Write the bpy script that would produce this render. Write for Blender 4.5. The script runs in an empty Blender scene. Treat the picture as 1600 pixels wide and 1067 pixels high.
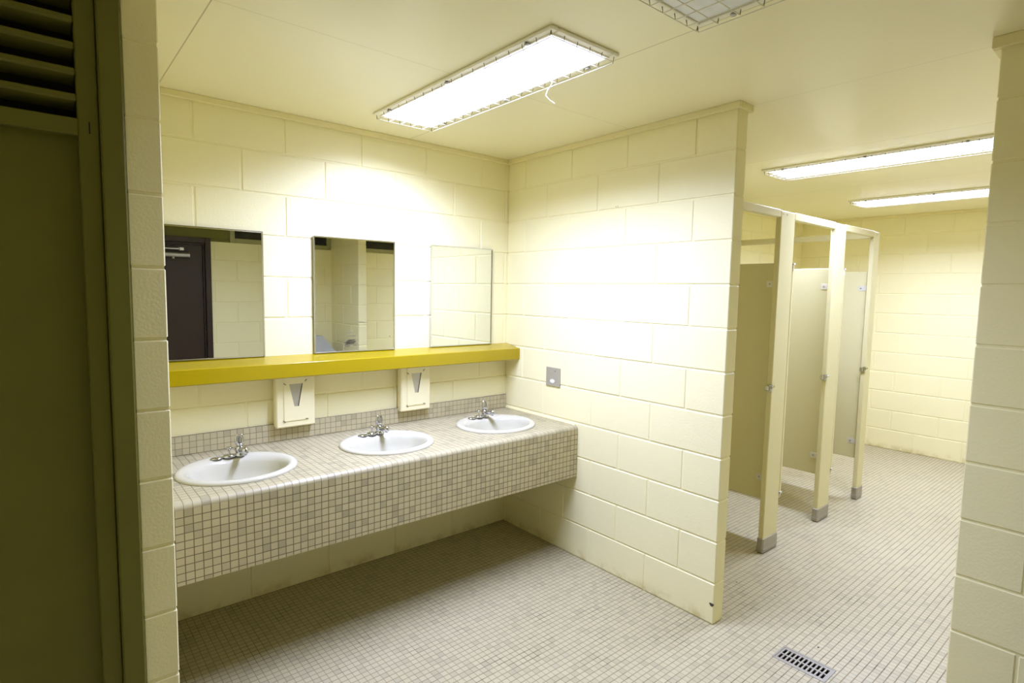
import bpy, math, random
from mathutils import Vector, Matrix
random.seed(7)
C = bpy.context.scene.collection
PI = math.pi
H = 0.2032                      # one block course
ZC = 2.432                      # ceiling
PL, PT = 1.595, 0.086           # partition length and thickness
YR = -3.2                       # rear wall
XF = 4.40                       # far wall

# ------------------------------------------------------------------ node helpers
def newmat(name):
    m = bpy.data.materials.new(name); m.use_nodes = True
    nt = m.node_tree
    b = nt.nodes.get('Principled BSDF')
    return m, nt, b

def N(nt, kind, **kw):
    n = nt.nodes.new(kind)
    for k, v in kw.items():
        if k.startswith('i_'):
            n.inputs[k[2:].replace('_', ' ')].default_value = v
        else:
            setattr(n, k, v)
    return n

def math_(nt, op, a, b=None, c=None, clamp=False):
    n = nt.nodes.new('ShaderNodeMath'); n.operation = op; n.use_clamp = clamp
    for i, v in enumerate((a, b, c)):
        if v is None: continue
        if isinstance(v, (int, float)): n.inputs[i].default_value = v
        else: nt.links.new(v, n.inputs[i])
    return n.outputs[0]

def smooth(nt, val, lo, hi, a=0.0, b=1.0):
    n = nt.nodes.new('ShaderNodeMapRange'); n.interpolation_type = 'SMOOTHSTEP'
    nt.links.new(val, n.inputs[0])
    for i, v in zip((1, 2, 3, 4), (lo, hi, a, b)): n.inputs[i].default_value = v
    return n.outputs[0]

def mixc(nt, fac, a, b):
    n = nt.nodes.new('ShaderNodeMix'); n.data_type = 'RGBA'
    if isinstance(fac, (int, float)): n.inputs[0].default_value = fac
    else: nt.links.new(fac, n.inputs[0])
    for i, v in ((6, a), (7, b)):
        if isinstance(v, tuple): n.inputs[i].default_value = (*v, 1)
        else: nt.links.new(v, n.inputs[i])
    return n.outputs[2]

def noise(nt, vec, scale, detail=3, rough=.5):
    n = N(nt, 'ShaderNodeTexNoise'); n.inputs['Scale'].default_value = scale
    n.inputs['Detail'].default_value = detail; n.inputs['Roughness'].default_value = rough
    nt.links.new(vec, n.inputs['Vector'])
    return n.outputs['Fac']

def position(nt):
    g = N(nt, 'ShaderNodeNewGeometry'); s = N(nt, 'ShaderNodeSeparateXYZ')
    nt.links.new(g.outputs['Position'], s.inputs[0])
    return g.outputs['Position'], s.outputs

def bump(nt, b, height, strength, dist):
    n = N(nt, 'ShaderNodeBump'); n.inputs['Strength'].default_value = strength
    n.inputs['Distance'].default_value = dist
    nt.links.new(height, n.inputs['Height']); nt.links.new(n.outputs[0], b.inputs['Normal'])

def setp(b, color=None, rough=.5, metal=0, spec=.5):
    if color: b.inputs['Base Color'].default_value = (*color, 1)
    b.inputs['Roughness'].default_value = rough; b.inputs['Metallic'].default_value = metal
    b.inputs['Specular IOR Level'].default_value = spec

# ------------------------------------------------------------------ materials
CREAM = (0.85, 0.797, 0.480)
def plain(name, color, rough=.5, metal=0, spec=.5, var=.04, nscale=30, bstr=0, bscale=200):
    m, nt, b = newmat(name); setp(b, color, rough, metal, spec)
    pos, _ = position(nt)
    f = noise(nt, pos, nscale, 4)
    lo = tuple(max(0, c * (1 - var)) for c in color); hi = tuple(min(1, c * (1 + var)) for c in color)
    nt.links.new(mixc(nt, f, lo, hi), b.inputs['Base Color'])
    if bstr: bump(nt, b, noise(nt, pos, bscale, 3), bstr, .002)
    return m

def block_paint(name, color):
    m, nt, b = newmat(name); setp(b, color, .42, 0, .4)
    pos, xyz = position(nt)
    f = noise(nt, pos, 3.0, 4)
    col = mixc(nt, f, tuple(c * .975 for c in color), tuple(min(1, c * 1.02) for c in color))
    g = noise(nt, pos, 9, 5, .65)
    low = smooth(nt, xyz[2], .005, .075, 1, 0)
    grime = math_(nt, 'MULTIPLY', low, smooth(nt, g, .42, .68), clamp=True)
    col = mixc(nt, math_(nt, 'MULTIPLY', grime, .6), col, (.50, .40, .13))
    nt.links.new(col, b.inputs['Base Color'])
    h = math_(nt, 'ADD', noise(nt, pos, 120, 3), math_(nt, 'MULTIPLY', noise(nt, pos, 22, 3), .7))
    bump(nt, b, h, .26, .0025)
    return m

def tile_mat(name, axes, pitch, off, cols, grout, gw, rough=.38, dirt=0.0):
    m, nt, b = newmat(name); setp(b, cols[0], rough, 0, .45)
    pos, xyz = position(nt)
    wob = noise(nt, pos, 3.5, 2)
    ids, ds = [], []
    for k, ax in enumerate(axes):
        w = math_(nt, 'MULTIPLY', math_(nt, 'SUBTRACT', wob, .5), .004 if k else -.004)
        u = math_(nt, 'DIVIDE', math_(nt, 'ADD', math_(nt, 'SUBTRACT', xyz[ax], off[k]), w), pitch)
        fl = math_(nt, 'FLOOR', u); fr = math_(nt, 'SUBTRACT', u, fl)
        ids.append(fl)
        d = math_(nt, 'MULTIPLY', math_(nt, 'MINIMUM', fr, math_(nt, 'SUBTRACT', 1.0, fr)), pitch)
        ds.append(smooth(nt, d, gw[k] * .55, gw[k] * 1.25))
    mask = math_(nt, 'MINIMUM', ds[0], ds[1])
    cb = N(nt, 'ShaderNodeCombineXYZ'); nt.links.new(ids[0], cb.inputs[0]); nt.links.new(ids[1], cb.inputs[1])
    wn = N(nt, 'ShaderNodeTexWhiteNoise'); wn.noise_dimensions = '3D'; nt.links.new(cb.outputs[0], wn.inputs['Vector'])
    ramp = N(nt, 'ShaderNodeValToRGB'); nt.links.new(wn.outputs['Value'], ramp.inputs[0])
    e = ramp.color_ramp.elements
    e[0].position = 0; e[0].color = (*cols[2], 1); e[1].position = 1; e[1].color = (*cols[3], 1)
    x = e.new(.16); x.color = (*cols[1], 1)
    x = e.new(.30); x.color = (*cols[0], 1)
    spk = noise(nt, pos, 400, 2)
    tc = mixc(nt, math_(nt, 'MULTIPLY', spk, .14), ramp.outputs[0], tuple(c * .6 for c in cols[1]))
    if dirt:
        dn = smooth(nt, noise(nt, pos, 5.5, 5, .7), .50, .72)
        gcol = mixc(nt, math_(nt, 'MULTIPLY', dn, dirt), grout, (.035, .025, .012))
        st = smooth(nt, noise(nt, pos, 1.7, 4, .6), .45, .75)
        tc = mixc(nt, math_(nt, 'MULTIPLY', st, .22), tc, (.40, .33, .20))
    else:
        gcol = mixc(nt, noise(nt, pos, 6, 3), tuple(c * .7 for c in grout), grout)
    nt.links.new(mixc(nt, mask, gcol, tc), b.inputs['Base Color'])
    nt.links.new(smooth(nt, mask, 0, 1, .8, rough), b.inputs['Roughness'])
    tilt = math_(nt, 'MULTIPLY', wn.outputs['Value'], .25)
    bump(nt, b, math_(nt, 'ADD', mask, tilt), .5, .0012)
    return m

M = {}
M['wall'] = block_paint('cream_block_paint', CREAM)
M['trim'] = plain('cream_trim_paint', (.80, .73, .41), .45, bstr=.05)
def ceiling_mat():
    m, nt, b = newmat('ceiling_paint'); col = (.90, .855, .60); setp(b, col, .30, 0, .5)
    pos, xyz = position(nt)
    f = noise(nt, pos, 1.6, 4)
    base = mixc(nt, f, tuple(c * .96 for c in col), col)
    line = None
    for ax, vals in ((0, ((-3.2, 1), (-1.985, 1), (-.752, .9), (.092, .35), (1.15, .8), (2.46, .8), (3.68, .8))), ):
        for v, wt in vals:
            d = math_(nt, 'ABSOLUTE', math_(nt, 'SUBTRACT', xyz[ax], v))
            l = smooth(nt, d, .0012, .0030, wt, 0)
            line = l if line is None else math_(nt, 'MAXIMUM', line, l)
    d = math_(nt, 'ABSOLUTE', math_(nt, 'SUBTRACT', xyz[1], -.997))
    l = math_(nt, 'MULTIPLY', smooth(nt, d, .0012, .0030, 1, 0), .4)
    l = math_(nt, 'MULTIPLY', l, smooth(nt, xyz[0], -.02, .02, 1, 0))
    line = math_(nt, 'MAXIMUM', line, l)
    nt.links.new(mixc(nt, math_(nt, 'MULTIPLY', line, .6), base, (.25, .20, .06)), b.inputs['Base Color'])
    h = math_(nt, 'ADD', math_(nt, 'MULTIPLY', noise(nt, pos, 2.2, 2), 3.0), math_(nt, 'MULTIPLY', line, -.5))
    bump(nt, b, h, .25, .004)
    return m
M['ceiling'] = ceiling_mat()
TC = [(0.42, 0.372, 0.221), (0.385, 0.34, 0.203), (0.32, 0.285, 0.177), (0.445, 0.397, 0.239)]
FC = [(0.475, 0.425, 0.261), (0.445, 0.4, 0.248), (0.4, 0.36, 0.225), (0.5, 0.45, 0.277)]
M['floor'] = tile_mat('floor_mosaic_tile', (0, 1), .0282, (.003, -.002), FC, (.25, .205, .115), (.0012, .0020), .40, dirt=.9)
M['tile_top'] = tile_mat('counter_mosaic_top', (0, 1), .0297, (0, -.664), TC, (.22, .18, .105), (.0014, .0014), .38)
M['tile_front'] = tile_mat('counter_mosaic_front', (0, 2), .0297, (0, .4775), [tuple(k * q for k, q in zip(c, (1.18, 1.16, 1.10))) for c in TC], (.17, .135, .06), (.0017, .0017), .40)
M['tile_edge'] = tile_mat('counter_bullnose_tile', (0, 2), .0297, (0, .772), TC, (.24, .20, .12), (.0012, .0004), .36)
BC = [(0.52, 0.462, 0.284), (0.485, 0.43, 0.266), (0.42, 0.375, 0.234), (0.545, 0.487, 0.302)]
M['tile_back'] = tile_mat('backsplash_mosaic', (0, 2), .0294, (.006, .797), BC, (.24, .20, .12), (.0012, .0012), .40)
M['porcelain'] = plain('white_porcelain', (.53, .51, .395), .09, 0, .5, var=.005)
M['chrome'] = plain('chrome_metal', (.55, .55, .55), .10, 1, var=.03)
M['mirror_frame'] = plain('bright_mirror_frame', (.74, .74, .73), .16, 1, var=.03)
M['steel'] = plain('brushed_steel', (.46, .45, .42), .38, 1, var=.08, nscale=60)
M['shoe'] = plain('worn_steel_shoe', (.42, .39, .33), .45, .8, var=.12, nscale=40)
M['dull'] = plain('grey_metal_plate', (.50, .475, .385), .42, .5, var=.08, nscale=60)
M['stall'] = plain('almond_enamel', (.66, .61, .335), .38, 0, .45, var=.012, bstr=.04, bscale=300)
M['bracket'] = plain('pale_bracket_metal', (.74, .72, .64), .35, .3, var=.03)
M['olive'] = plain('dark_olive_paint', (.145, .137, .022), .50, 0, .25, var=.10, nscale=6, bstr=.06, bscale=60)
M['olive_trim'] = plain('olive_frame_paint', (.33, .32, .14), .5, var=.05)
M['brown'] = plain('brown_door_paint', (.036, .021, .014), .35, 0, .3, var=.15, nscale=8)
M['yellow'] = plain('yellow_laminate', (.36, .265, .002), .20, 0, .5, var=.05, nscale=120)
M['drain'] = plain('old_drain_metal', (.30, .275, .21), .45, .45, var=.12, nscale=50)
M['dark'] = plain('dark_void', (.012, .010, .006), .8, var=.2)
M['scrap'] = plain('dark_scrap', (.06, .05, .03), .8, var=.2)
M['scuff'] = plain('worn_silvering', (.17, .16, .09), .55, .3, var=.5, nscale=120)
M['plastic'] = plain('white_plastic', (.85, .85, .82), .35, var=.01)
M['dispenser'] = plain('cream_dispenser_paint', (.85, .79, .50), .40, bstr=.08, bscale=90, var=.02)
M['fixture'] = plain('white_fixture_enamel', (.86, .83, .70), .35, var=.02)
M['wire'] = plain('white_guard_wire', (.78, .75, .64), .4, var=.03)
M['wire_tip_shade'] = plain('shaded_wire_end', (.16, .14, .07), .6, var=.1)
M['bin'] = plain('grey_bin_metal', (.50, .52, .54), .35, .35, var=.05)
m, nt, b = newmat('mirror_glass'); setp(b, (.84, .86, .80), .010, 1)
pos, _ = position(nt)
nt.links.new(smooth(nt, noise(nt, pos, 7, 4), .45, .8, .006, .03), b.inputs['Roughness']); M['mirror'] = m
m, nt, b = newmat('night_window_glass'); setp(b, (.012, .012, .016), .06, 0, .5)
pos, _ = position(nt); nt.links.new(smooth(nt, noise(nt, pos, 9, 3), .4, .8, .04, .12), b.inputs['Roughness']); M['pane'] = m

def lens_mat(name, strength, color=(1, 1, 1)):
    m, nt, b = newmat(name); setp(b, (.80, .82, .86), .35)
    pos, xyz = position(nt)
    v = N(nt, 'ShaderNodeTexVoronoi'); v.inputs['Scale'].default_value = 70; nt.links.new(pos, v.inputs['Vector'])
    bump(nt, b, v.outputs['Distance'], .25, .002)
    b.inputs['Emission Color'].default_value = (*color, 1); b.inputs['Emission Strength'].default_value = strength
    return m
M['lens_lit'] = lens_mat('lit_prismatic_lens', 2.6, (1.0, 1.06, 1.35))
M['lens_off'] = lens_mat('unlit_prismatic_lens', 0.0)

# ------------------------------------------------------------------ mesh builder
class MB:
    def __init__(s): s.v = []; s.f = []; s.sm = []
    def add(s, vs, fs, smooth_=False, mat=None):
        o = len(s.v)
        s.v += [tuple(mat @ Vector(q)) if mat else tuple(q) for q in vs]
        for f in fs: s.f.append(tuple(i + o for i in f)); s.sm.append(smooth_)
        return s
    def box(s, x0, x1, y0, y1, z0, z1, bev=0.0, mat=None):
        lo, hi = (min(x0, x1), min(y0, y1), min(z0, z1)), (max(x0, x1), max(y0, y1), max(z0, z1))
        if bev <= 0:
            vs = [(a, b_, c) for a in (lo[0], hi[0]) for b_ in (lo[1], hi[1]) for c in (lo[2], hi[2])]
            fs = [(0, 1, 3, 2), (4, 6, 7, 5), (0, 4, 5, 1), (2, 3, 7, 6), (0, 2, 6, 4), (1, 5, 7, 3)]
            return s.add(vs, fs, False, mat)
        bev = min(bev, *(0.45 * (h - l) for h, l in zip(hi, lo)))
        vs = []; idx = {}
        for sx in (0, 1):
            for sy in (0, 1):
                for sz in (0, 1):
                    c = [hi[i] if q else lo[i] for i, q in enumerate((sx, sy, sz))]
                    for a in range(3):
                        q = list(c)
                        for k in range(3):
                            if k != a: q[k] += -bev if (sx, sy, sz)[k] else bev
                        idx[(sx, sy, sz, a)] = len(vs); vs.append(tuple(q))
        fs = []
        for a in range(3):
            o1, o2 = [k for k in range(3) if k != a]
            for sgn in (0, 1):
                ring = []
                for p, q in ((0, 0), (1, 0), (1, 1), (0, 1)):
                    t = [0, 0, 0]; t[a] = sgn; t[o1] = p; t[o2] = q
                    ring.append(idx[(*t, a)])
                fs.append(tuple(ring))
        for a in range(3):
            o1, o2 = [k for k in range(3) if k != a]
            for p in (0, 1):
                for q in (0, 1):
                    t0 = [0, 0, 0]; t0[o1] = p; t0[o2] = q; t1 = list(t0); t1[a] = 1
                    fs.append((idx[(*t0, o1)], idx[(*t0, o2)], idx[(*t1, o2)], idx[(*t1, o1)]))
        for sx in (0, 1):
            for sy in (0, 1):
                for sz in (0, 1): fs.append(tuple(idx[(sx, sy, sz, a)] for a in range(3)))
        return s.add(vs, fs, False, mat)
    def tube(s, pts, r, n=8, caps=True):
        pts = [Vector(q) for q in pts]; rings = []
        up = None
        for i, q in enumerate(pts):
            d = (pts[min(i + 1, len(pts) - 1)] - pts[max(i - 1, 0)]).normalized()
            if up is None:
                up = d.orthogonal().normalized()
            up = (up - d * up.dot(d)).normalized(); w = d.cross(up)
            rr = r[i] if isinstance(r, (list, tuple)) else r
            rings.append([q + (up * math.cos(2 * PI * k / n) + w * math.sin(2 * PI * k / n)) * rr for k in range(n)])
        vs = [v for rg in rings for v in rg]
        fs = [(i * n + k, i * n + (k + 1) % n, (i + 1) * n + (k + 1) % n, (i + 1) * n + k) for i in range(len(rings) - 1) for k in range(n)]
        s.add(vs, fs, True)
        if caps:
            s.add(rings[0], [tuple(range(n))[::-1]]); s.add(rings[-1], [tuple(range(n))])
        return s
    def loft(s, rings, close_top=False, close_bot=False, smooth_=True):
        n = len(rings[0]); vs = [v for r in rings for v in r]
        fs = [(i * n + k, i * n + (k + 1) % n, (i + 1) * n + (k + 1) % n, (i + 1) * n + k) for i in range(len(rings) - 1) for k in range(n)]
        if close_bot: fs.append(tuple(range(n))[::-1])
        if close_top: fs.append(tuple((len(rings) - 1) * n + k for k in range(n)))
        return s.add(vs, fs, smooth_)
    def lathe(s, prof, cx=0, cy=0, n=28, sx=1, sy=1):
        rings = [[(cx + r * sx * math.cos(2 * PI * k / n), cy + r * sy * math.sin(2 * PI * k / n), z) for k in range(n)] for r, z in prof]
        return s.loft(rings, True, True)
    def ball(s, c, r, n=16):
        return s.loft([[(c[0] + r * math.sin(PI * i / n) * math.cos(2 * PI * k / n), c[1] + r * math.sin(PI * i / n) * math.sin(2 * PI * k / n), c[2] - r * math.cos(PI * i / n)) for k in range(n)] for i in range(1, n)], True, True)
    def prism(s, poly, axis, a, b_):
        """extrude a 2D polygon along an axis; poly is in the two other axes, in order"""
        n = len(poly); o1, o2 = [k for k in range(3) if k != axis]
        vs = []
        for t in (a, b_):
            for p, q in poly:
                c = [0, 0, 0]; c[axis] = t; c[o1] = p; c[o2] = q; vs.append(tuple(c))
        fs = [tuple(range(n))[::-1], tuple(range(n, 2 * n))] + [(i, (i + 1) % n, n + (i + 1) % n, n + i) for i in range(n)]
        return s.add(vs, fs)
    def build(s, name, mat, parent=None, origin=(0, 0, 0)):
        me = bpy.data.meshes.new(name)
        o = Vector(origin)
        me.from_pydata([tuple(Vector(v) - o) for v in s.v], [], s.f)
        import bmesh
        bm = bmesh.new(); bm.from_mesh(me); bmesh.ops.recalc_face_normals(bm, faces=bm.faces); bm.to_mesh(me); bm.free()
        for p, q in zip(me.polygons, s.sm): p.use_smooth = q
        me.materials.append(M[mat] if isinstance(mat, str) else mat)
        ob = bpy.data.objects.new(name, me); C.objects.link(ob)
        if parent is not None: ob.parent = parent
        else: ob.location = o
        return ob

def holed_plate(outer, holes, z0, z1):
    """flat plate with holes (in XY), as vertex and face lists"""
    cu = bpy.data.curves.new('tmp', 'CURVE'); cu.dimensions = '2D'; cu.fill_mode = 'BOTH'
    for loop in [outer] + holes:
        sp = cu.splines.new('POLY'); sp.points.add(len(loop) - 1)
        for pt, (x, y) in zip(sp.points, loop): pt.co = (x, y, 0, 1)
        sp.use_cyclic_u = True
    cu.extrude = (z1 - z0) / 2
    ob = bpy.data.objects.new('tmp', cu); C.objects.link(ob)
    dg = bpy.context.evaluated_depsgraph_get(); dg.update()
    me = bpy.data.meshes.new_from_object(ob.evaluated_get(dg))
    zc = (z0 + z1) / 2
    vs = [(v.co.x, v.co.y, v.co.z + zc) for v in me.vertices]; fs = [tuple(p.vertices) for p in me.polygons]
    bpy.data.objects.remove(ob); bpy.data.curves.remove(cu); bpy.data.meshes.remove(me)
    return vs, fs

def ellipse(cx, cy, a, b_, n=64): return [(cx + a * math.cos(2 * PI * k / n), cy + b_ * math.sin(2 * PI * k / n)) for k in range(n)]
def rect(x0, x1, y0, y1): return [(x0, y0), (x1, y0), (x1, y1), (x0, y1)]

def slab(mb, x0, x1, y0, y1, z0, z1, holes):
    xs = sorted({x0, x1, *[h[0] for h in holes], *[h[1] for h in holes]}); ys = sorted({y0, y1, *[h[2] for h in holes], *[h[3] for h in holes]})
    for i in range(len(xs) - 1):
        for j in range(len(ys) - 1):
            mx, my = (xs[i] + xs[i + 1]) / 2, (ys[j] + ys[j + 1]) / 2
            if any(h[0] < mx < h[1] and h[2] < my < h[3] for h in holes): continue
            mb.box(xs[i], xs[i + 1], ys[j], ys[j + 1], z0, z1)

# ------------------------------------------------------------------ naming helpers
def empty(name, loc, label, cat, group=None, rz=0):
    o = bpy.data.objects.new(name, None); C.objects.link(o); o.location = loc; o.rotation_euler = (0, 0, rz)
    o.empty_display_size = .05
    return tag(o, label, cat, group)
def tag(o, label, cat, group=None):
    o['label'] = label; o['category'] = cat
    if group: o['group'] = group
    return o
def struct(o, label=None, cat=None):
    o['kind'] = 'structure'
    if label: o['label'] = label
    if cat: o['category'] = cat
    return o
def dup(root, loc, label):
    kids = [c for c in C.objects if c.parent == root]
    r = root.copy(); C.objects.link(r); r.location = loc; r['label'] = label
    for c in kids:
        k = c.copy(); C.objects.link(k); k.parent = r
        for g in [q for q in C.objects if q.parent == c]:
            d = g.copy(); C.objects.link(d); d.parent = k
    return r

# ------------------------------------------------------------------ the setting
def blocks(mb, axis, a0, a1, c0, c1, phase, zmax=ZC, zmin=0.0, g=.0036, bev=.0034):
    """courses of chamfered blocks along axis (0 = X, 1 = Y) from a0 to a1, c0..c1 across, and a recessed mortar core;
    phase(row) gives the coordinate of one vertical joint of that row"""
    row = 0
    while row * H < zmax - .01:
        z0, z1 = row * H, min((row + 1) * H, zmax)
        row += 1
        if z1 <= zmin + .01: continue
        z0 = max(z0, zmin)
        ph = phase(row - 1); L = 2 * H
        k = math.ceil((a0 - ph) / L - 1e-6)
        cuts = [a0] + [ph + i * L for i in range(k, k + 60) if a0 + .02 < ph + i * L < a1 - .02] + [a1]
        for p, q in zip(cuts[:-1], cuts[1:]):
            j = [random.uniform(-.0006, .0006) for _ in range(2)]
            lo = p + (g if p > a0 else 0); hi = q - (g if q < a1 else 0)
            if axis == 0: mb.box(lo, hi, c0 + j[0], c1 + j[1], z0 + g, z1 - g, bev)
            else: mb.box(c0 + j[0], c1 + j[1], lo, hi, z0 + g, z1 - g, bev)
    d = .0034
    if axis == 0: mb.box(a0 + d, a1 - d, c0 + d, c1 - d, zmin, zmax)
    else: mb.box(c0 + d, c1 - d, a0 + d, a1 - d, zmin, zmax)

DR = (-.010, .110, -2.106, -1.886)          # floor drain
mb = MB(); slab(mb, -3.39, XF + .09, YR - .09, .09, -.06, 0, [(DR[0] + .004, DR[1] - .004, DR[2] + .004, DR[3] - .004)])
struct(mb.build('floor', 'floor'), 'small beige square mosaic floor tiles with dirty grout', 'floor')

LW, LL = .340, 1.255                         # ceiling light openings
LIGHTS = [(-.957, -.942), (-.946, -2.495), (1.56, -1.630), (3.28, -1.555)]
holes = [(x - LW / 2 + .012, x + LW / 2 - .012, y - LL / 2 + .012, y + LL / 2 - .012) for x, y in LIGHTS]
mb = MB(); slab(mb, -3.39, XF + .09, YR - .09, .09, ZC, ZC + .02, holes)
struct(mb.build('ceiling', 'ceiling'), 'cream painted panel ceiling with thin seams', 'ceiling')

def bk_phase(r): return -(1.446 + (0 if r % 2 else H))
mb = MB(); blocks(mb, 0, -3.39, XF + .09, 0, .09, bk_phase)
struct(mb.build('wall_back', 'wall'), 'white painted block wall behind the sinks', 'wall')
mb = MB(); blocks(mb, 1, -PL, 0, 0, PT, lambda r: -PL + (H if r % 2 else 2 * H))
wp = struct(mb.build('wall_partition', 'wall'), 'white painted block partition wall between sinks and toilet stalls', 'wall')
mb = MB()                                    # broken corner low on the partition end
mb.loft([[(-.0012, -PL + .022 + .016 * math.cos(t) * (.7 + .3 * math.sin(3 * t)) - .012, .098 + .013 * math.sin(t) * (.8 + .2 * math.cos(2 * t))) for t in [2 * PI * k / 12 for k in range(12)]],
         [(.004, -PL + .012 + .006 * math.cos(t), .098 + .005 * math.sin(t)) for t in [2 * PI * k / 12 for k in range(12)]]], True, True, False)
mb.build('chipped_corner', 'scrap', wp)
mb = MB(); blocks(mb, 1, YR - .09, -2.489, .022, .022 + PT, lambda r: -2.489 - (H * .9 if r % 2 else 2 * H * .95))
struct(mb.build('wall_right', 'wall'), 'shaded cream block wall end at the right foreground', 'wall')
mb = MB(); blocks(mb, 1, -1.066, 0, -2.225, -2.139, lambda r: -1.066 + (H if r % 2 else 2 * H))
struct(mb.build('wall_left', 'wall'), 'narrow cream block wall end beside the olive louvered door', 'wall')
mb = MB(); blocks(mb, 1, YR - .09, .09, XF, XF + .09, lambda r: H if r % 2 else 0)
struct(mb.build('wall_far', 'wall'), 'cream block wall at the far end beyond the stalls', 'wall')
mb = MB(); blocks(mb, 1, YR - .09, .09, -3.39, -3.30, lambda r: H if r % 2 else 0)
struct(mb.build('wall_entry', 'wall'), 'cream block wall at the left side of the entry', 'wall')
mb = MB(); rp = lambda r: .35 + (H if r % 2 else 0)
blocks(mb, 0, -3.39, -2.06, YR - .09, YR, rp, 2.008); blocks(mb, 0, -1.10, XF + .09, YR - .09, YR, rp, 2.008)
mb.box(-3.39, XF + .09, YR - .09, YR - .03, 2.008, ZC)
struct(mb.build('wall_rear', 'wall'), 'cream block wall behind the camera with door and high windows', 'wall')

# cream trim round the wall tops
def trim(n, boxes, lab):
    mb = MB()
    for q in boxes: mb.box(*q, .003)
    struct(mb.build('trim_%d' % n, 'trim'), lab, 'trim')
zt = 2.403
trim(1, [(-2.139, -.018, -.018, 0, zt, ZC)], 'ceiling trim above the mirrors wall')
trim(2, [(-.018, 0, -PL - .018, 0, zt, ZC), (0, PT, -PL - .018, -PL, zt, ZC), (PT, PT + .018, -PL - .018, 0, zt, ZC)], 'ceiling trim round the partition wall top')
trim(3, [(.004, .022, YR, -2.489 + .022, 2.394, ZC), (.022, .022 + PT, -2.489, -2.489 + .022, 2.394, ZC), (.022 + PT, .04 + PT, YR, -2.489 + .022, 2.394, ZC)], 'ceiling trim round the right wall top')
trim(4, [(PT + .018, XF, -.018, 0, zt, ZC), (XF - .018, XF, YR, -.018, zt, ZC)], 'ceiling trim in the stall room')

# louvered closet door at the left
Y0 = -1.066
mb = MB()
mb.box(-2.279, -2.225, Y0 - .012, Y0 + .10, 0, ZC, .004); mb.box(-3.30, -3.246, Y0 - .012, Y0 + .10, 0, ZC, .004)
mb.box(-2.279, -2.262, Y0 + .010, Y0 + .10, 0, ZC)
struct(mb.build('trim_5', 'olive'), 'olive painted frame of the louvered door', 'door frame')
mb = MB(); mb.box(-3.246, -2.325, Y0 + .036, Y0 + .048, .02, 2.0)
d1 = struct(mb.build('door_1', 'olive'), 'dark olive door with a flat lower panel and louvers on top', 'door')
for x0, x1 in ((-2.325, -2.2795), (-3.2455, -3.20)):
    mb = MB(); mb.box(x0, x1, Y0 + .004, Y0 + .05, .01, 2.425, .003); mb.build('stile', 'olive', d1)
mb = MB(); mb.box(-3.20, -2.325, Y0 + .004, Y0 + .05, 1.960, 2.003, .002); mb.build('rail', 'olive', d1)
mb = MB(); mb.box(-3.20, -2.325, Y0 + .004, Y0 + .05, .01, .20, .003); mb.build('rail', 'olive', d1)
for i in range(7):
    z = 2.052 + .0645 * i
    if z > 2.42: break
    R = Matrix.Translation((0, Y0 + .035, z)) @ Matrix.Rotation(math.radians(-9), 4, 'X')
    mb = MB(); mb.box(-3.20, -2.325, -.030, .045, -.0095, .0095, .004, R); mb.build('louver_slat', 'olive', d1)
mb = MB(); mb.box(-3.28, -2.23, Y0 + .10, Y0 + .12, 0, ZC); mb.build('closet_dark_sheet', 'dark', d1)  # added black sheet, darkness of the closet interior put into its colour
mb = MB(); mb.box(-2.3025, -2.2995, Y0 + .0032, Y0 + .006, 1.968, 1.998); mb.build('rail_joint_gap', 'dark', d1)

# brown entry door in the rear wall, seen in the left mirror
mb = MB()
mb.box(-1.15, -1.10, YR - .08, YR + .014, 0, 2.036, .003); mb.box(-2.06, -2.01, YR - .08, YR + .014, 0, 2.036, .003); mb.box(-2.01, -1.15, YR - .08, YR + .014, 1.986, 2.036, .003)
mb.box(-1.165, -1.15, YR - .08, YR - .02, 0, 1.986); mb.box(-2.01, -1.995, YR - .08, YR - .02, 0, 1.986); mb.box(-1.995, -1.165, YR - .08, YR - .02, 1.970, 1.986)
struct(mb.build('trim_6', 'brown'), 'brown steel frame of the entry door', 'door frame')
mb = MB(); mb.box(-1.994, -1.167, YR - .075, YR - .035, .01, 1.968, .002)
d2 = struct(mb.build('door_2', 'brown'), 'dark brown entry door reflected in the left mirror', 'door')
mb = MB(); mb.tube([(-1.58, YR + .015, 1.865), (-1.300, YR + .015, 1.865)], .024, 16); mb.tube([(-1.300, YR + .015, 1.865), (-1.285, YR + .015, 1.865)], .026, 16)
mb.box(-1.46, -1.40, YR - .035, YR, 1.85, 1.88); mb.tube([(-1.42, YR + .015, 1.845), (-1.42, YR + .015, 1.828)], .012, 10)
cl = mb.build('door_closer', 'steel', d2)
mb = MB(); mb.box(-1.62, -1.345, YR + .02, YR + .030, 1.915, 1.925); mb.box(-1.37, -1.33, YR - .02, YR + .035, 1.905, 1.935, .004); mb.build('closer_arm', 'steel', d2)
# band above the blocks
mb = MB(); mb.box(-2.06, -.930, YR - .03, YR - .006, 2.037, ZC, .002); mb.box(-1.099, -.930, YR - .03, YR - .006, 2.009, 2.037); mb.box(-3.30, -2.065, YR - .03, YR - .006, 2.040, ZC, .002)
struct(mb.build('trim_7', 'olive'), 'olive panel above the brown door', 'panel')
def window(n, x0, x1, lab):
    f = MB()
    for q in ((x0, x0 + .045, 2.010, ZC), (x1 - .045, x1, 2.010, ZC), (x0 + .045, x1 - .045, 2.010, 2.052), (x0 + .045, x1 - .045, ZC - .04, ZC)):
        f.box(q[0], q[1], YR - .03, YR + .004, q[2], q[3], .003)
    w = struct(f.build('window_%d' % n, 'olive_trim'), lab, 'window')
    g = MB(); g.box(x0 + .045, x1 - .045, YR - .025, YR - .019, 2.052, ZC - .04); g.build('pane', 'pane', w)
window(1, -.925, .022, 'high narrow dark window beside the brown door'); window(2, .112, 1.32, 'high narrow dark window in the stall room')
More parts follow.
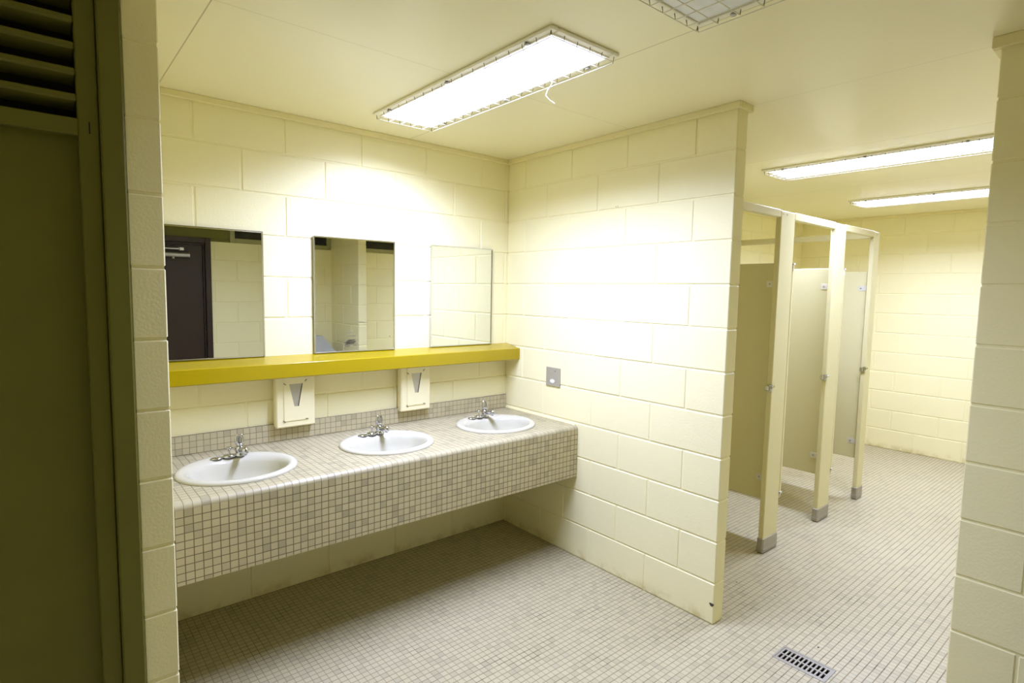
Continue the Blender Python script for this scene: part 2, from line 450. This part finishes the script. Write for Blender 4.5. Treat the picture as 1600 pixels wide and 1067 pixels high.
mb = MB(); mb.box(1.325, XF, YR - .03, YR - .004, 2.009, ZC, .002); struct(mb.build('trim_8', 'trim'), 'cream band above the rear wall blocks', 'panel')

# ------------------------------------------------------------------ ceiling lights
def make_light(lit, label, rz=0):
    r = empty('ceiling_light', (0, 0, 0), label, 'ceiling light', 'fluorescent ceiling lights')
    hw, hl = LW / 2, LL / 2
    z = -.012; fr = .035
    mb = MB()
    for q in ((-hw, -hw + fr, -hl, hl), (hw - fr, hw, -hl, hl), (-hw + fr, hw - fr, -hl, -hl + fr), (-hw + fr, hw - fr, hl - fr, hl)):
        mb.box(*q, z, 0.0, .004)
    for q in ((-hw + fr - .010, -hw + fr - .002, -hl + fr, hl - fr), (hw - fr + .002, hw - fr + .010, -hl + fr, hl - fr), (-hw + fr - .010, hw - fr + .010, -hl + fr - .010, -hl + fr - .002), (-hw + fr - .010, hw - fr + .010, hl - fr + .002, hl - fr + .010)):
        mb.box(*q, z - .005, z + .001, .002)
    mb.build('frame', 'fixture', r)
    mb = MB(); i = .0135
    for q in ((-hw + i, -hw + .022, -hl + i, hl - i), (hw - .022, hw - i, -hl + i, hl - i), (-hw + .022, hw - .022, -hl + i, -hl + .022), (-hw + .022, hw - .022, hl - .022, hl - i)):
        mb.box(*q, -.001, .085)
    mb.box(-hw + i, hw - i, -hl + i, hl - i, .085, .09)
    mb.build('housing', 'fixture', r)
    mb = MB(); mb.box(-hw + fr + .0005, hw - fr - .0005, -hl + fr + .0005, hl - fr - .0005, -.013, -.006, .001); mb.build('lens', 'lens_lit' if lit else 'lens_off', r)
    mb = MB(); zg = -.032; a, b_ = hw - .014, hl - .016
    nx, ny = 5, 17
    for k in range(nx + 1):
        x = -a + 2 * a * k / nx
        mb.tube([(x, -b_, z), (x, -b_ + .004, zg), (x, b_ - .004, zg), (x, b_, z)], .0016, 6)
    for k in range(ny + 1):
        y = -b_ + 2 * b_ * k / ny
        mb.tube([(-a, y, z), (-a + .004, y, zg + .003), (a - .004, y, zg + .003), (a, y, z)], .0016, 6)
    g = mb.build('wire_guard', 'wire', r)
    g.data.materials.append(M['wire_tip_shade'])
    for p in g.data.polygons:                 # bent wire ends coloured dark, painting in their shadows at the flange
        zs = [g.data.vertices[v].co.z for v in p.vertices]
        if max(zs) - min(zs) > .012: p.material_index = 1
    for sx in (-1, 1):
        for fy in (-.78, 0, .78):
            mb = MB(); mb.lathe([(.009, z - .010), (.010, z - .006), (.007, z - .003), (.007, z)], sx * (hw - .016), fy * hl, 12); mb.build('screw', 'steel', r)
    return r
def lamp(i, power):
    x, y = LIGHTS[i]
    d = bpy.data.lights.new('fluorescent_tubes', 'AREA'); d.shape = 'RECTANGLE'; d.size = LW - .10; d.size_y = LL - .10
    d.energy = power; d.color = (1.0, 1.115, 1.80); d.spread = math.radians(150)
    o = bpy.data.objects.new('fluorescent_tubes', d); C.objects.link(o); o.location = (x, y, ZC - .0138)
    return o
L0 = make_light(True, 'lit fluorescent ceiling light in a wire guard, nearest the mirrors')
L0.location = (*LIGHTS[0], ZC)
wire = MB()
x0, y0 = LIGHTS[0][0] + LW / 2 - .03, LIGHTS[0][1] - .31
wire.tube([(x0, y0, ZC - .012), (x0 + .002, y0 + .004, ZC - .03), (x0 - .012, y0 + .014, ZC - .055), (x0 - .018, y0 + .016, ZC - .075), (x0 - .008, y0 + .006, ZC - .092), (x0 + .010, y0 - .006, ZC - .105)], .0011, 8)
L2 = dup(L0, (*LIGHTS[2], ZC), 'lit fluorescent ceiling light in the stall room, nearer of the two there')
L3 = dup(L0, (*LIGHTS[3], ZC), 'lit fluorescent ceiling light in the stall room, farthest from the sinks')
wire.build('loose_wire', 'wire', L0, (*LIGHTS[0], ZC))
L1 = make_light(False, 'unlit ceiling light in a wire guard at the top of the photo'); L1.location = (*LIGHTS[1], ZC)
lamp(0, 42); lamp(2, 31); lamp(3, 31)

# ------------------------------------------------------------------ vanity counter, sinks, faucets
SX = (-1.785, -1.078, -.374); SY = -.372; ZT = .796
vc = empty('vanity_counter', (-1.07, -.34, .49), 'long wall-hung counter covered in small beige mosaic tiles', 'counter')
OV = (-1.07, -.34, .49)
holes = [ellipse(x, SY, .222, .203) for x in SX]
vs, fs = holed_plate(rect(-2.137, -.002, -.661, -.002), holes, ZT - .04, ZT)
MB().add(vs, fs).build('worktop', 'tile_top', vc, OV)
rad = .022; prof = [(-.661, ZT)] + [(-.661 - rad * math.sin(PI / 2 * k / 8), ZT - rad + rad * math.cos(PI / 2 * k / 8)) for k in range(1, 9)] + [(-.661, ZT - rad)]
mb = MB(); mb.prism(prof, 0, -2.137, -.002)
et = mb.build('edge_trim', 'tile_edge', vc, OV)
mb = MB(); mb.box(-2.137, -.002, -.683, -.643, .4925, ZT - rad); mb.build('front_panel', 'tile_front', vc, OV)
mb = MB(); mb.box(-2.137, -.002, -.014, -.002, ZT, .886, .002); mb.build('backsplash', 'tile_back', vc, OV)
mb = MB(); mb.tube([(-.003, -.66, ZT + .001), (-.003, -.012, ZT + .001)], .005, 8); mb.build('caulk_bead', 'trim', vc, OV)

def make_sink():
    r = empty('sink', (0, 0, 0), '', 'sink', 'oval sinks in the tiled counter')
    spec = [(0, .240, .2215, .0005), (0, .2405, .222, .005), (0, .237, .2185, .011), (0, .230, .2115, .0145), (-.002, .221, .2005, .0155), (-.008, .211, .186, .0145), (-.014, .201, .171, .0105),
            (-.018, .193, .160, .002), (-.020, .187, .153, -.012), (-.020, .180, .146, -.04), (-.020, .166, .134, -.075), (-.020, .140, .112, -.105), (-.020, .100, .080, -.124), (-.020, .055, .045, -.132), (-.020, .024, .024, -.134)]
    n = 72
    mb = MB(); mb.loft([[(a * math.cos(2 * PI * k / n), o + b_ * math.sin(2 * PI * k / n), z) for k in range(n)] for o, a, b_, z in spec])
    under = [(-.020, .030, .030, -.142), (-.020, .108, .088, -.134), (-.020, .150, .122, -.112), (-.020, .176, .144, -.08), (-.020, .190, .156, -.04), (-.01, .205, .170, -.012), (0, .216, .196, .0005), (0, .240, .2215, .0005)]
    mb.loft([[(a * math.cos(2 * PI * k / n), o + b_ * math.sin(2 * PI * k / n), z) for k in range(n)] for o, a, b_, z in under], False, True)
    mb.build('basin', 'porcelain', r)
    mb = MB(); mb.lathe([(.026, -.1335), (.026, -.1315), (.021, -.1310), (.018, -.1335)], 0, -.020, 24); mb.build('drain_ring', 'chrome', r)
    return r
s0 = make_sink(); s0.location = (SX[0], SY, ZT); s0['label'] = 'white oval sink beside the block wall end, left in the photo'
dup(s0, (SX[1], SY, ZT), 'white oval sink in the middle of the tiled counter')
dup(s0, (SX[2], SY, ZT), 'white oval sink nearest the white partition wall')

def make_faucet():
    """origin on the sink ledge, under the middle hole; tap body in the right-hand hole"""
    r = empty('faucet', (0, 0, 0), '', 'faucet', 'chrome faucets on the oval sinks')
    mb = MB()
    mb.lathe([(.0245, 0), (.0245, .002), (.021, .005), (.010, .0065)], -.052, 0, 24, 1.1, .8)
    mb.box(-.036, -.018, -.008, .008, 0, .004, .0015); mb.box(.016, .034, -.010, .010, 0, .006, .002)
    mb.lathe([(.027, 0), (.027, .004), (.023, .010), (.010, .013)], 0, 0, 24, 1.05, .8)
    mb.build('base_plate', 'chrome', r)
    mb = MB(); mb.tube([(0, 0, .010), (0, 0, .032)], .0035, 10); mb.lathe([(.004, .030), (.006, .034), (.012, .0405), (.0125, .043), (.011, .045)], 0, 0, 18); mb.build('lift_knob', 'chrome', r)
    bx = .045
    mb = MB(); mb.lathe([(.024, 0), (.024, .005), (.0185, .010), (.0175, .016), (.021, .022), (.0225, .032), (.020, .041), (.013, .045)], bx, 0, 24)
    mb.build('tap_body', 'chrome', r)
    mb = MB(); mb.tube([(bx, -.012, .028), (bx + .002, -.035, .033), (bx + .003, -.058, .036), (bx + .004, -.070, .036)], [.013, .0115, .011, .012], 14); mb.ball((bx + .004, -.074, .037), .0165, 16)
    mb.tube([(bx + .004, -.070, .032), (bx + .004, -.070, .018)], .009, 12)
    mb.build('spout', 'chrome', r)
    mb = MB(); mb.lathe([(.013, .044), (.016, .048), (.016, .054), (.012, .057)], bx, 0, 18)
    for sx in (-1, 1):
        mb.tube([(bx + sx * .011, 0, .050), (bx + sx * .0145, .001, .064), (bx + sx * .0135, .002, .080), (bx + sx * .010, .003, .092), (bx + sx * .009, .003, .0965)], [.0062, .0075, .0070, .0060, .0032], 12)
    mb.tube([(bx, .010, .050), (bx, .013, .062), (bx, .0125, .076), (bx, .010, .085), (bx, .010, .088)], [.0060, .0066, .0060, .0050, .0028], 12)
    mb.build('handle', 'chrome', r)
    return r
FZ = ZT + .0140; FY = SY + .160
f0 = make_faucet(); f0.location = (SX[0] + .002, FY, FZ); f0['label'] = 'chrome faucet on the sink beside the block wall end'
dup(f0, (SX[1] - .008, FY, FZ), 'chrome faucet on the middle sink')
dup(f0, (SX[2] - .006, FY, FZ), 'chrome faucet on the sink nearest the partition wall')

# ------------------------------------------------------------------ shelf, mirrors, dispensers, outlet
mb = MB(); mb.prism([(-.0012, 1.142), (-.140, 1.136), (-.144, 1.140), (-.144, 1.206), (-.141, 1.209), (-.0012, 1.2325)], 0, -2.138, -.0015)
tag(mb.build('shelf', 'yellow', None, (-1.07, -.07, 1.126)), 'long mustard yellow shelf under the three mirrors', 'shelf')

MZ0, MZ1, MW = 1.2335, 1.847, .468
def make_mirror():
    r = empty('mirror', (0, 0, 0), '', 'mirror', 'mirrors above the yellow shelf')
    h = MZ1 - MZ0; hw = MW / 2
    mb = MB(); mb.box(-hw + .003, hw - .003, -.012, -.0006, .003, h - .003); mb.build('glass', 'mirror', r)
    mb = MB(); fw = .0065
    for q in ((-hw, -hw + fw, 0, h), (hw - fw, hw, 0, h), (-hw + fw, hw - fw, 0, fw), (-hw + fw, hw - fw, h - fw, h)):
        mb.box(q[0], q[1], -.017, -.0006, q[2], q[3], .0015)
    mb.build('frame', 'mirror_frame', r)
    return r
MX = (-1.794, -1.078, -.370)
m0 = make_mirror(); m0.location = (MX[0], 0, MZ0); m0['label'] = 'framed mirror reflecting the brown door, left above the shelf'
m1 = dup(m0, (MX[1], -.0032, MZ0), 'middle framed mirror with a worn scratched patch near its bottom')
m1.rotation_euler = (math.radians(-.12), 0, math.radians(-.6))
dup(m0, (MX[2], 0, MZ0), 'framed mirror nearest the partition wall, reflecting only white wall')
def scuff(cx, cz, w, h, seed, ang=0, n=18):
    rnd = random.Random(seed); pts = []
    for k in range(n):
        t = 2 * PI * k / n; rr = rnd.uniform(.65, 1.1)
        x, z = w * rr * math.cos(t), h * rr * math.sin(t)
        pts.append((cx + x * math.cos(ang) - z * math.sin(ang), cz + x * math.sin(ang) + z * math.cos(ang)))
    return pts
rnd = random.Random(3)
def stroke(name, lst):
    mb = MB()
    for i, (cx, cz, w, h, a) in enumerate(lst): mb.prism(scuff(cx, cz, w, h, i + 5, a, 12), 1, -.0128, -.0119)
    o = mb.build(name, 'scuff', m1); o['label'] = 'dark worn scratches in the silvering'
stroke('worn_patch', [(-.040, .050, .040, .016, .1)] + [(rnd.gauss(-.042, .016), rnd.gauss(.050, .009), rnd.uniform(.012, .026), rnd.uniform(.0012, .003), rnd.uniform(-.3, .4)) for k in range(30)])
stroke('scratch', [(-.030, .086, .036, .0024, .05)]); stroke('scratch', [(-.038, .106, .026, .0018, .38)])
stroke('scratch', [(.030, .160, .030, .0022, -.06), (.048, .159, .020, .0010, 0)]); stroke('scratch', [(.200, .076, .004, .0025, 0)])

def make_dispenser():
    r = empty('wall_dispenser', (0, 0, 0), '', 'dispenser', 'cream wall dispensers under the shelf')
    h = .266; hw = .0985
    mb = MB(); mb.box(-hw, hw, -.046, -.0006, 0, h, .006); mb.build('cabinet', 'dispenser', r)
    tri = [(-.034, .222), (.034, .222), (.013, .106), (-.009, .106)]
    vs, fs = holed_plate(rect(-.060, .056, .034, h - .008), [tri], 0, .004)
    MB().add([(x, -.046 - z, y) for x, y, z in vs], fs).build('front_panel', 'dispenser', r)
    mb = MB(); mb.prism([(x * 1.0, z) for x, z in tri], 1, -.0475, -.0462); mb.build('slot_plate', 'dull', r)['label'] = 'V-shaped grey metal slot plate'
    mb = MB(); mb.prism([(.031, .2215), (.034, .222), (.013, .106), (.010, .106)], 1, -.0500, -.0475); mb.build('slot_edge', 'dark', r)
    for x, z, a in ((-.060, .034, .8), (.054, .036, .2), (-.056, .224, .7), (.050, .236, -.8)):
        R = Matrix.Translation((x, -.0502, z)) @ Matrix.Rotation(a, 4, 'Y')
        mb = MB(); mb.box(-.0075, .0075, -.0012, .0012, -.0016, .0016, .0004, R); mb.build('panel_notch', 'scrap', r)
    return r
dsp = make_dispenser(); dsp.location = (-1.428, -.0125, .8695); dsp['label'] = 'cream painted dispenser box with V slot, between left and middle sinks'
dup(dsp, (-.728, -.0125, .8695), 'cream painted dispenser box with V slot, between middle and right sinks')

ot = empty('outlet_plate', (0, -.466, 1.005), 'grey steel electrical plate with one white outlet on the partition wall', 'outlet')
OO = (0, -.466, 1.005)
mb = MB(); mb.box(-.008, -.0008, -.526, -.405, 1.003, 1.119, .002); mb.build('plate', 'dull', ot, OO)
mb = MB()
for dy in (-.496, -.434): pass
mb.tube([(-.0095, -.463, 1.034), (-.0075, -.463, 1.034)], .0165, 20)
for v in range(len(mb.v)): mb.v[v] = (mb.v[v][0], -.463 + (mb.v[v][1] + .463) * 1.2, 1.034 + (mb.v[v][2] - 1.034) * .72)
so = mb.build('socket', 'plastic', ot, OO); so['label'] = 'white socket'
mb = MB()
for dy in (-.469, -.457): mb.box(-.0100, -.0094, dy - .001, dy + .001, 1.033, 1.040)
mb.build('socket_slot', 'scrap', so)
for y, z in ((-.486, 1.098), (-.436, 1.100), (-.492, 1.033), (-.434, 1.033)):
    mb = MB(); mb.tube([(-.0095, y, z), (-.0078, y, z)], .003, 10); mb.build('screw', 'scrap' if y > -.49 and z > 1.05 and y < -.45 else 'steel', ot, OO)

# ------------------------------------------------------------------ toilet stalls
YP = -1.375; PTH = .032; STH = 2.045
def make_pilaster(x0, x1, label):
    o = ((x0 + x1) / 2, YP + PTH / 2, 0)
    r = empty('stall_pilaster', o, label, 'stall post', 'stall pilasters')
    mb = MB(); mb.box(x0, x1, YP, YP + PTH, .02, 2.078, .004); mb.build('post', 'stall', r, o)
    mb = MB(); mb.box(x0 - .004, x1 + .003, YP - .005, YP + PTH + .005, 0, .098, .007); mb.box(x0 - .0055, x1 + .0035, YP - .0065, YP + PTH + .0065, .024, .030, .001)
    mb.build('shoe', 'shoe', r, o)['label'] = 'scuffed grey steel shoe'
    zk = 1.028
    mb = MB(); mb.box(x0 - .010, x0 + .004, YP - .004, YP + .012, zk - .022, zk + .022, .002); mb.box(x0 - .020, x0 + .003, YP + .010, YP + .034, zk - .016, zk + .016, .004)
    mb.tube([(x0 - .016, YP - .006, zk + .006), (x0 + .012, YP - .010, zk + .012)], .006, 10)
    mb.build('latch_keeper', 'chrome', r, o)['label'] = 'chrome latch keeper'
    return r, o
PX = [(.932, 1.112), (1.724, 1.904), (2.448, 2.556)]
labs = ['cream stall post with steel shoe, nearest the block partition', 'cream stall post with steel shoe, middle of three', 'narrow cream stall post with steel shoe, farthest from the sinks']
for (x0, x1), l in zip(PX, labs):
    r, o = make_pilaster(x0, x1, l)
    for dx in (.022, .072) if x1 - x0 > .15 else (.05,):
        mb = MB(); mb.tube([(x0 + dx, YP - .002, 2.058), (x0 + dx, YP + .002, 2.058)], .0045, 10); mb.build('screw', 'steel', r, o)
DX = [1.020, 1.812, 2.500]
def panel_z(): return .318, 1.778
labs = ['shaded cream stall divider panel behind the nearest post', 'cream stall divider panel behind the middle post', 'cream stall divider panel behind the farthest post']
for xc, l in zip(DX, labs):
    o = (xc, -.67, .318)
    r = empty('stall_divider', o, l, 'stall divider', 'stall divider panels')
    mb = MB(); mb.box(xc - .0125, xc + .0125, YP + PTH + .012, -.012, .318, 1.778, .003); mb.build('panel', 'stall', r, o)
    for z in (1.632, .432):
        mb = MB()
        mb.box(xc - .0155, xc - .0127, YP + PTH + .006, YP + PTH + .070, z, z + .038, .001); mb.box(xc + .0127, xc + .0155, YP + PTH + .006, YP + PTH + .070, z, z + .038, .001)
        mb.box(xc - .028, xc + .028, YP + PTH + .0005, YP + PTH + .0045, z, z + .038, .001); mb.box(xc - .0155, xc + .0155, YP + PTH + .004, YP + PTH + .0115, z, z + .038)
        bk = mb.build('bracket', 'bracket', r, o)
        mb = MB(); mb.tube([(xc - .018, YP + PTH + .050, z + .019), (xc - .015, YP + PTH + .050, z + .019)], .0055, 12); mb.build('bolt', 'steel', bk)
        C.objects[-1].location = -Vector(o)
        mb = MB(); mb.box(xc - .014, xc + .014, -.050, -.0006, z, z + .038, .001); mb.build('wall_bracket', 'bracket', r, o)
def make_door(xh, label):
    """hinged on the post edge at xh, swung open into the stall"""
    o = (xh + .018, YP + .014, .318)
    r = empty('stall_door', o, label, 'stall door', 'open stall doors')
    A = Matrix.Translation(o) @ Matrix.Rotation(math.radians(1.5), 4, 'Z') @ Matrix.Translation(-Vector(o))
    mb = MB(); mb.box(xh + .008, xh + .033, YP + .004, YP + .610, .318, 1.765, .003, A); mb.build('panel', 'stall', r, o)
    for z, hh in ((1.730, .050), (.322, .030)):
        mb = MB(); mb.box(xh, xh + .030, YP - .004, YP + .040, z + hh - .012, z + hh, .002); mb.box(xh, xh + .006, YP - .004, YP + .040, z, z + hh, .002)
        mb.tube([(xh + .018, YP + .014, z - .012), (xh + .018, YP + .014, z + hh - .01)], .009, 12); mb.build('hinge', 'bracket', r, o)
    return r
make_door(1.116, 'open cream stall door hinged on the nearest post, seen edge-on')
make_door(1.908, 'open cream stall door hinged on the middle post, seen edge-on')
def rail_bar(name, q, label, loc):
    mb = MB(); mb.box(*q, .004)
    return tag(mb.build(name, 'stall', None, loc), label, 'stall rail', 'stall head rails')
segs = [(PT + .001, PX[0][0] - .0008, 'cream head rail from the block partition to the nearest post'), (PX[0][1] + .0008, PX[1][0] - .0008, 'cream head rail between nearest and middle stall posts'), (PX[1][1] + .0008, PX[2][0] - .0008, 'cream head rail between middle and farthest stall posts')]
for x0, x1, l in segs: rail_bar('head_rail', (x0, x1, YP + .001, YP + .033, 2.036, 2.082), l, ((x0 + x1) / 2, YP, 2.036))
rail_bar('head_rail', (2.490, 2.522, YP + PTH + .001, -.001, 2.030, 2.078), 'cream rail running back to the wall over the farthest divider', (2.506, -.67, 2.03))

# ------------------------------------------------------------------ floor drain, bin, scraps
fd = empty('floor_drain', (.05, -1.996, 0), 'rectangular metal floor drain grate set in the mosaic floor', 'floor drain')
FO = (.05, -1.996, 0)
hs = []
for i in range(11):
    y = DR[2] + .022 + i * (DR[3] - DR[2] - .044) / 10
    for xa in (DR[0] + .020, DR[0] + .064): hs.append(rect(xa, xa + .036, y - .0052, y + .0052))
vs, fs = holed_plate(rect(DR[0] + .007, DR[1] - .007, DR[2] + .007, DR[3] - .007), hs, -.006, .0005)
MB().add(vs, fs).build('grate', 'drain', fd, FO)
mb = MB()
for q in ((DR[0], DR[0] + .008, DR[2], DR[3]), (DR[1] - .008, DR[1], DR[2], DR[3]), (DR[0] + .008, DR[1] - .008, DR[2], DR[2] + .008), (DR[0] + .008, DR[1] - .008, DR[3] - .008, DR[3])):
    mb.box(*q, .0002, .0022, .0006)
mb.build('frame', 'drain', fd, FO)
mb = MB(); x0, x1, y0, y1 = DR[0] + .005, DR[1] - .005, DR[2] + .005, DR[3] - .005
for q in ((x0, x0 + .002, y0, y1), (x1 - .002, x1, y0, y1), (x0, x1, y0, y0 + .002), (x0, x1, y1 - .002, y1)): mb.box(*q, -.058, -.0065)
mb.box(x0, x1, y0, y1, -.060, -.058); mb.build('pit', 'dark', fd, FO)

wb = empty('waste_bin', (-.17, -3.02, 0), 'grey metal bin with a sloping top, reflected in the middle mirror', 'waste bin')
WO = (-.17, -3.02, 0)
mb = MB(); mb.box(-.33, -.012, -3.185, -2.87, .01, .86, .006); mb.build('body', 'bin', wb, WO)
mb = MB(); mb.loft([[(-.33, -3.185, .862), (-.012, -3.185, .862), (-.012, -2.87, .862), (-.33, -2.87, .862)], [(-.25, -3.10, 1.09), (-.165, -3.10, 1.09), (-.165, -2.98, 1.09), (-.25, -2.98, 1.09)]], True, True, False); mb.build('lid', 'bin', wb, WO)

def scrap(x, y, s, a, label):
    rnd = random.Random(int(x * 1000)); n = 9
    rg = [(x + s * rnd.uniform(.6, 1.1) * math.cos(2 * PI * k / n + a), y + s * .5 * rnd.uniform(.6, 1.1) * math.sin(2 * PI * k / n)) for k in range(n)]
    mb = MB(); mb.loft([[(p, q, .0003) for p, q in rg], [(x + (p - x) * .7, y + (q - y) * .7, .0025) for p, q in rg]], True, True, False)
    tag(mb.build('floor_scrap', 'scrap', None, (x, y, 0)), label, 'scrap', 'dark scraps on the floor')
scrap(.220, -1.989, .0075, .3, 'dark scrap on the floor tiles right of the drain')
scrap(.482, -1.455, .0065, .5, 'dark scrap on the floor tiles in front of the nearest stall')
scrap(.507, -1.657, .0045, .2, 'dark scrap on the floor tiles between stalls and drain')

# ------------------------------------------------------------------ world, camera, colour
w = bpy.data.worlds.new('World'); bpy.context.scene.world = w; w.use_nodes = True
w.node_tree.nodes['Background'].inputs[0].default_value = (.01, .01, .01, 1)
f, yaw, pitch, roll = 890.303, .6991, -.08664, .01809
fw = Vector((math.sin(yaw) * math.cos(pitch), math.cos(yaw) * math.cos(pitch), math.sin(pitch)))
rt = Vector((math.cos(yaw), -math.sin(yaw), 0)); up = rt.cross(fw)
r2 = rt * math.cos(roll) + up * math.sin(roll); u2 = -rt * math.sin(roll) + up * math.cos(roll)
cam = bpy.data.cameras.new('camera'); cam.sensor_width = 36; cam.sensor_fit = 'HORIZONTAL'; cam.lens = f * 36 / 1600; cam.clip_start = .02
co = bpy.data.objects.new('camera', cam); C.objects.link(co)
R = Matrix((r2, u2, -fw)).transposed().to_4x4(); co.matrix_world = Matrix.Translation((-2.43309, -2.95573, 1.57489)) @ R
sc = bpy.context.scene; sc.camera = co
vs_ = sc.view_settings; vs_.view_transform = 'Standard'; vs_.look = 'None'; vs_.exposure = 0.1; vs_.gamma = 1; vs_.use_curve_mapping = False
sc.cycles.max_bounces = 12; sc.cycles.diffuse_bounces = 8; sc.cycles.use_denoising = True
sc.cycles.caustics_reflective = False; sc.cycles.caustics_refractive = False
